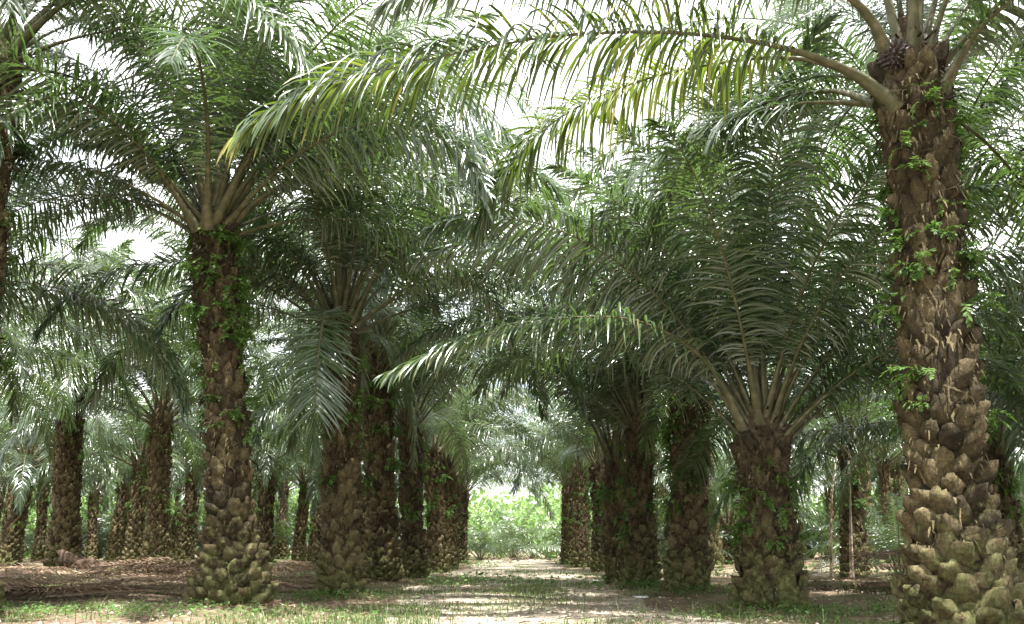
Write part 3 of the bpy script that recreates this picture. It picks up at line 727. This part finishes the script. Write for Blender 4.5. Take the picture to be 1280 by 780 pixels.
# ------------------------------------------------------------------ ground cover
def blades(n, sampler, h, w, seed, lean=.5):
    rng = np.random.default_rng(seed)
    x, y = sampler(rng, n); n = len(x); z = ground_z(x, y) + .005
    hh = h * rng.uniform(.4, 1.3, n); ph = rng.uniform(0, 2 * math.pi, n)
    c = np.stack([x, y, z], -1); wv = np.stack([np.cos(ph), np.sin(ph), 0 * ph], -1) * w * rng.uniform(.6, 1.3, n)[:, None] * .5
    ld = np.stack([-np.sin(ph), np.cos(ph), 0 * ph], -1) * (hh * lean * rng.uniform(.2, 1.4, n))[:, None]
    up = np.array([0, 0, 1.0]) * hh[:, None]
    V = np.stack([c - wv, c + wv, c + up * .55 + ld * .35 + wv * .8, c + up * .55 + ld * .35 - wv * .8, c + up * .95 + ld, c + up * .95 + ld + wv * .1], 1)
    b = np.arange(n)[:, None] * 6
    F = np.concatenate([np.stack([b + 0, b + 1, b + 2, b + 3], -1), np.stack([b + 3, b + 2, b + 5, b + 4], -1)], 1).reshape(-1, 4)
    return V.reshape(-1, 3), F, np.repeat(rng.random(n), 6)

def vnoise(x, y, f, seed):
    r = np.random.default_rng(seed); v = 0
    for k in range(7):
        a = r.uniform(0, 2 * math.pi); ff = f * r.uniform(.6, 1.9)
        v = v + np.sin((x * math.cos(a) + y * math.sin(a) * .7) * ff + r.uniform(0, 6.3))
    return v / 7 * 1.8

def samp_patches(x0, x1, y0, y1, f, thr, seed):
    def s(rng, n):
        y = y0 + (y1 - y0) * rng.random(n) ** 1.6
        x = rng.uniform(x0, x1, n)
        keep = vnoise(x, y, f, seed) > thr
        return x[keep], y[keep]
    return s
def samp_centre(rng, n):
    y = 12 + 70 * rng.random(n) ** 1.8
    x = np.where(rng.random(n) < .55, rng.normal(.45, .45, n), rng.normal(-1.7, .6, n))
    keep = (vnoise(x, y, 1.0, 3) > np.interp(y, [12, 26, 40, 60], [-.1, .1, .45, .8])) & (np.abs(x) < 4)
    return x[keep], y[keep]
g1 = join([blades(34000, samp_centre, .075, .012, 1, .9), blades(2500, samp_centre, .26, .010, 11, .7)])
o = link_mesh('track_grass', *g1[:2], [M_grass], attr=g1[2]); tag(o, 'short green grass in strips along the dirt track', 'grass', kind='stuff')
g2 = join([blades(52000, samp_patches(-9, 10, 12, 34, .9, .12, 9), .09, .014, 2, .8), blades(3500, samp_patches(-9, 10, 12, 34, 1.3, .1, 19), .3, .012, 12, .7), blades(26000, samp_patches(-24, 24, 24, 70, .6, .25, 10), .13, .026, 3)])
o = link_mesh('verge_grass', *g2[:2], [M_grass], attr=g2[2]); tag(o, 'patchy green grass between the palm trunks', 'grass', kind='stuff')

def weeds(n, sampler, seed, size=.11, hgt=.2):
    rng = np.random.default_rng(seed); x, y = sampler(rng, n); parts = []
    n = len(x); m = 6
    x = np.repeat(x, m) + rng.normal(0, .07, n * m); y = np.repeat(y, m) + rng.normal(0, .07, n * m)
    z = ground_z(x, y) + rng.uniform(.02, hgt, n * m)
    c = np.stack([x, y, z], -1); d = norm(rng.normal(0, 1, (n * m, 3)) * np.array([1, 1, .35])); w = norm(np.cross(d, np.array([0, 0, 1.0]) + rng.normal(0, .3, (n * m, 3))))
    L = (size * rng.uniform(.5, 1.2, n * m))[:, None]
    V = np.stack([c, c + d * L * .5 - w * L * .25, c + d * L - [0, 0, .01], c + d * L * .5 + w * L * .25], 1).reshape(-1, 3)
    return V, np.arange(n * m * 4).reshape(-1, 4), np.repeat(rng.random(n * m), 4)
def samp_feet(rng, n):
    feet = [(4.6, 16.3, 1.0, .35), (-5.0, 16.2, 1.4, .5), (-7.2, 15.6, 1.3, .5), (-3.9, 20.8, .7, .2), (3.7, 26.6, .5, .2), (5.9, 16.0, 1.2, .5), (4.2, 22.5, .6, .3), (-9.5, 16.5, 1.5, .6), (7.5, 16.6, 1.5, .7)]
    i = rng.integers(0, len(feet), n); f = np.array(feet)[i]
    return f[:, 0] + rng.normal(0, 1, n) * f[:, 2], f[:, 1] + rng.normal(0, 1, n) * f[:, 3]
w_ = weeds(1300, samp_feet, 8, .075, .16)
o = link_mesh('weeds', *w_[:2], [M_weed], attr=w_[2]); tag(o, 'low broad-leaved weeds round the feet of the nearest palms', 'weeds', kind='stuff')
w_ = weeds(2600, samp_patches(-22, 22, 28, 80, .5, .2, 31), 9, .2, .35)
o = link_mesh('ground_cover', *w_[:2], [M_weed], attr=w_[2]); tag(o, 'bright green ground cover in clearings farther back', 'ground cover', kind='stuff')

def litter(n, sampler, seed, L=.16, W=.016):
    rng = np.random.default_rng(seed); x, y = sampler(rng, n); n = len(x); z = ground_z(x, y) + .02 + .02 * rng.random(n)
    ph = rng.uniform(0, 6.3, n); c = np.stack([x, y, z], -1); d = np.stack([np.cos(ph), np.sin(ph), rng.normal(.05, .1, n)], -1) * (L * rng.uniform(.3, 1.5, n))[:, None]
    w = np.stack([-np.sin(ph), np.cos(ph), rng.normal(0, .4, n)], -1) * (W * rng.uniform(.4, 1.4, n))[:, None] * .5
    V = np.stack([c - w, c + w, c + d * .5 + w + [0, 0, .015], c + d * .5 - w + [0, 0, .015], c + d + w * .2, c + d - w * .2], 1)
    b = np.arange(n)[:, None] * 6
    F = np.concatenate([np.stack([b, b + 1, b + 2, b + 3], -1), np.stack([b + 3, b + 2, b + 4, b + 5], -1)], 1).reshape(-1, 4)
    return V.reshape(-1, 3), F, np.repeat(rng.random(n), 6)
def samp_litter(rng, n):
    y = 11 + 45 * rng.random(n) ** 1.8; x = np.where(rng.random(n) < .3, rng.normal(0, 2.5, n), rng.uniform(-13, 13, n))
    ft = rng.random(n) < .35; fe = np.array([(5.5, 11.8), (-5.1, 17.5), (-3.84, 21.5), (4.56, 17.1), (4.26, 23.3), (3.7, 27.3), (-8.75, 15.2), (-4.2, 30.9)])[rng.integers(0, 8, n)]
    a = rng.uniform(0, 6.3, n); q = .5 + np.abs(rng.normal(0, .55, n))
    return np.where(ft, fe[:, 0] + np.cos(a) * q, x), np.where(ft, fe[:, 1] + np.sin(a) * q, y)
l_ = litter(15000, samp_litter, 4)
o = link_mesh('leaf_litter', *l_[:2], [M_dead], attr=l_[2]); tag(o, 'scattered dry brown leaflets on the soil and round the trunk feet', 'leaf litter', kind='stuff')
def clods(n, seed):
    rng = np.random.default_rng(seed); y = 11 + 40 * rng.random(n) ** 1.7; x = rng.uniform(-9, 10, n)
    ico = np.array([[0, 0, 1], [.9, 0, .3], [.28, .85, .3], [-.72, .53, .3], [-.72, -.53, .3], [.28, -.85, .3], [0, 0, -.4]])
    F0 = np.array([[0, 1, 2, 0], [0, 2, 3, 0], [0, 3, 4, 0], [0, 4, 5, 0], [0, 5, 1, 0]])[:, :3]
    V = ico[None] * (rng.uniform(.012, .05, (n, 1, 3))) * rng.uniform(.7, 1.3, (n, 7, 1)); V = V + np.stack([x, y, ground_z(x, y) + .015], -1)[:, None]
    return V.reshape(-1, 3), (F0[None] + (np.arange(n) * 7)[:, None, None]).reshape(-1, 3)
c_ = clods(4500, 6)
o = link_mesh('soil_clods', *c_, [M_track]); tag(o, 'small stones and clods of soil strewn over the track', 'soil clods', kind='stuff')

# ------------------------------------------------------------------ cut dead fronds heaped between the rows
def dead_frond_geo(seed, K=3, N=60):
    rng = np.random.default_rng(seed)
    P = frond_curve(rng.uniform(3.2, 5.5), rng.uniform(2, 16), rng.uniform(8, 30), rng, side=rng.normal(0, 18), n=14)
    P[:, 2] += .05
    st = stalk(P, .16, .06, .01, seg=5)
    lf = leaflets(P, rng, N=N, K=K, Lf=.8, W=.045, droop=rng.uniform(.8, 2.2), roll=rng.normal(0, 40), lift=5, tone=(0, .95), f0=.12)
    return st, lf
DG = [dead_frond_geo(600 + s) for s in range(8)]
def heap(label, cx, cy, rx, ry, hgt, n, seed):
    rng = np.random.default_rng(seed); P0, P1 = [], []
    for k in range(n):
        st, lf = DG[int(rng.integers(0, 8))]
        a = rng.uniform(0, 2 * math.pi); q = math.sqrt(rng.random())
        x = cx + rx * q * math.cos(a); y = cy + ry * q * math.sin(a)
        hz = hgt * (1 - q ** 2) * rng.random()
        th = rng.normal(0, .9) + (math.pi if rng.random() < .5 else 0)
        ca, sa = math.cos(th), math.sin(th); M = np.array([[ca, sa, 0], [-sa, ca, 0], [0, 0, 1]]); s = rng.uniform(.55, .95)
        for src, dst in ((st, P0), (lf, P1)):
            V = (src[0] - [2, 0, 0]) @ M * s + [x, y, 0]
            gz = ground_z(V[:, 0], V[:, 1]); V[:, 2] = gz + .01 + hz + np.maximum(V[:, 2] * .5 + .10, 0) * rng.uniform(.3, 1.4) * (1.15 - q)
            dst.append((V, src[1], src[2]))
    a, b = join(P0), join(P1); V, F, T = join([a, b])
    mi = np.r_[np.zeros(len(a[1])), np.ones(len(b[1]))]
    o = link_mesh('dead_frond_heap', V, F, [M_rachis_dead, M_dead], mi=mi, attr=T)
    tag(o, label, 'dead fronds', kind='stuff')
heap('wide brown heap of dead palm fronds in the left foreground', -10.5, 25.5, 5.5, 4.8, .5, 85, 1)
heap('brown dead fronds strewn at the lower left edge', -11.2, 20.3, 4.4, 2.3, .5, 45, 11)
heap('low litter of dead fronds under the left field palms', -19, 38, 8, 6, .35, 50, 2)
heap('brown dead fronds between the first and second left trunks', -6.6, 29, 1.6, 3.0, .4, 18, 3)
heap('brown dead frond heap before the pole palm on the right', 9.5, 25, 2.6, 3.2, .8, 38, 4)
heap('dry brown fronds leaning beside the tallest right trunk', 9.2, 15.5, 1.1, 1.6, .6, 12, 5)
heap('litter of dead fronds in the far right field', 15, 48, 6, 7, .25, 26, 6)
heap('litter of dead fronds in the far left field', -12, 50, 5, 7, .25, 26, 7)

# broken stump lying on the left heap
def log_geo(pts, r0, r1, seed, seg=10, jag=.05):
    P = smooth_path(pts, 10); rng = np.random.default_rng(seed)
    T = norm(np.gradient(P, axis=0)); Sd = norm(np.cross(T, UPZ)); U = np.cross(Sd, T)
    rr = np.linspace(r0, r1, 10); a = np.arange(seg) / seg * 2 * math.pi
    V = P[:, None] + rr[:, None, None] * (np.cos(a)[None, :, None] * Sd[:, None] + np.sin(a)[None, :, None] * U[:, None])
    V += rng.normal(0, jag * r0, V.shape); V[-1] += T[-1] * rng.uniform(-.3, .6, (seg, 1)) * r1
    V = np.vstack([V.reshape(-1, 3), P[:1], P[-1:] - T[-1] * .05])
    i = np.arange(9)[:, None] * seg; j = np.arange(seg)[None, :]; j2 = (j + 1) % seg
    F = np.stack([i + j, i + j2, i + j2 + seg, i + j + seg], -1).reshape(-1, 4)
    n = seg * 10
    c1 = np.array([[n, (q + 1) % seg, q, q] for q in range(0)]).reshape(-1, 4)
    caps = [[n, (q + 2) % seg, (q + 1) % seg, q] for q in range(0, seg, 2)] + [[n + 1, n - seg + q, n - seg + (q + 1) % seg, n - seg + (q + 2) % seg] for q in range(0, seg, 2)]
    return V, np.vstack([F, np.array(caps)]), None
z_ = float(ground_z(-15.5, 33.8))
V, F, _ = log_geo([(-14.3, 33.6, z_ + .15), (-14.9, 33.7, z_ + .42), (-15.5, 33.8, z_ + .62), (-16.0, 33.8, z_ + .78)], .30, .22, 3, jag=.16)
o = link_mesh('broken_stump', V, F, [M_log]); tag(o, 'dark broken stump lying tilted on the left heap of dead fronds', 'stump')

# pale dead stalks leaning against the right field palm
def pole(label, pts, w):
    P = smooth_path(pts, 16); st = stalk(P, w, w * .9, w * .5, .8, 7)
    o = link_mesh('dead_stalk', st[0], st[1], [M_rachis_dead], smooth=True); tag(o, label, 'dead stalk')
pole('thin dark-footed pole leaning right toward the pole palm crown', [(10.35, 31.0, .1), (10.5, 31.2, 1.4), (10.8, 31.6, 2.8), (11.3, 32.3, 4.2)], .11)
pole('pale straight pole leaning against the front of the pole palm trunk', [(11.25, 31.7, .1), (11.45, 32.0, 1.5), (11.7, 32.4, 3.0), (11.85, 32.7, 4.1)], .16)
V, F, _ = log_geo([(8.6, 24.0, .22), (9.2, 24.0, .26), (9.9, 23.9, .20)], .10, .05, 5)
o = link_mesh('cut_stalk', V, F, [M_cut]); tag(o, 'pale cut frond stalk lying before the right brown heap', 'cut stalk')
V, F, _ = log_geo([(9.6, 23.2, .20), (10.1, 23.0, .17), (10.5, 22.9, .14)], .07, .04, 6)
o = link_mesh('cut_stalk', V, F, [M_cut]); tag(o, 'smaller pale cut stalk beside the larger one at right', 'cut stalk')

# crumpled white litter by the right row
def scrap(label, x, y, s, seed):
    rng = np.random.default_rng(seed); n = 7
    X, Y = np.meshgrid(np.linspace(-1, 1, n), np.linspace(-.6, .6, n))
    Z = .12 + .16 * rng.random((n, n)) ; Z[0] = Z[-1] = .01
    X = X + rng.normal(0, .08, X.shape); Y = Y + rng.normal(0, .08, X.shape)
    V = np.stack([X * s + x, Y * s + y, Z * s + float(ground_z(x, y)) + .02], -1).reshape(-1, 3)
    i = (np.arange(n - 1)[:, None] * n + np.arange(n - 1)[None, :]).ravel()
    o = link_mesh('plastic_scrap', V, np.stack([i, i + 1, i + 1 + n, i + n], -1), [M_white]); tag(o, label, 'litter')
scrap('larger crumpled white plastic scrap on the track near the third right trunk', 2.95, 22.1, .17, 1)
scrap('smaller white plastic scrap right of the larger one on the track', 3.45, 22.2, .09, 2)
scrap('white scrap farther off at the foot of the thin right palm', 3.0, 33.0, .2, 3)

# stick pile at the far end of the track
rng = np.random.default_rng(77)
root = empty('branch_pile', (.1, 72, float(ground_z(.1, 72)))); tag(root, 'small grey pile of branches in the middle of the track at its bright far end', 'branch pile')
for k in range(26):
    a = rng.uniform(0, math.pi); l = rng.uniform(.5, 1.6); c = np.array([rng.normal(0, .9), rng.normal(0, .4), rng.uniform(.08, .5)])
    d = np.array([math.cos(a), math.sin(a) * .5, rng.uniform(-.25, .25)]) * l / 2
    c[2] = max(c[2], abs(d[2]) + .06)
    P = smooth_path([c - d, c + [0, 0, .08], c + d], 5); st = stalk(P, .07, .06, .03, 1, 5)
    link_mesh('branch', st[0], st[1], [M_rachis_dead], root, smooth=True)

# ------------------------------------------------------------------ sky, sun, camera
SUN_EL, SUN_AZ = 70.0, 165.0          # azimuth measured from +Y (view direction) towards +X
w = bpy.data.worlds.new('World'); S.world = w; w.use_nodes = True
N, L = w.node_tree.nodes, w.node_tree.links
N.clear()
sky = N.new('ShaderNodeTexSky'); sky.sky_type = 'NISHITA'; sky.sun_disc = False
sky.sun_elevation = R(SUN_EL); sky.sun_rotation = R(SUN_AZ); sky.dust_density = 3.0; sky.air_density = 1.0; sky.altitude = 0
tc = N.new('ShaderNodeTexCoord'); nz = N.new('ShaderNodeTexNoise'); nz.inputs['Scale'].default_value = 2.2; nz.inputs['Detail'].default_value = 6
L.new(tc.outputs['Generated'], nz.inputs['Vector'])
cl = N.new('ShaderNodeValToRGB'); cl.color_ramp.elements[0].position = .30; cl.color_ramp.elements[1].position = .55
L.new(nz.outputs[0], cl.inputs[0])
mx = N.new('ShaderNodeMix'); mx.data_type = 'RGBA'; L.new(cl.outputs[0], mx.inputs[0]); L.new(sky.outputs[0], mx.inputs[6]); mx.inputs[7].default_value = (11, 11, 10.8, 1)
bg = N.new('ShaderNodeBackground'); bg.inputs[1].default_value = .075; L.new(mx.outputs[2], bg.inputs[0])
ow = N.new('ShaderNodeOutputWorld'); L.new(bg.outputs[0], ow.inputs[0])

sun = bpy.data.lights.new('sun', 'SUN'); sun.energy = 5.0; sun.angle = R(.5); sun.color = (1, .975, .93)
so = bpy.data.objects.new('sun', sun); C.objects.link(so)
so.rotation_euler = (R(90 - SUN_EL), 0, R(180 - SUN_AZ))
so.location = (0, 0, 60)

cam = bpy.data.cameras.new('camera'); co = bpy.data.objects.new('camera', cam); C.objects.link(co)
cam.sensor_width = 36; cam.lens = 36 * 1150 / 1280; cam.clip_end = 2000; cam.clip_start = .1
co.location = (0, 0, 1.125); co.rotation_euler = (R(90) + math.atan(295 / 1150), 0, 0)
S.camera = co
S.view_settings.view_transform = 'Standard'; S.view_settings.look = 'None'; S.view_settings.gamma = 1
S.view_settings.exposure = 2.05
S.cycles.max_bounces = 8; S.cycles.diffuse_bounces = 4; S.cycles.glossy_bounces = 3; S.cycles.transmission_bounces = 5
S.cycles.use_denoising = True
S.cycles.use_adaptive_sampling = True
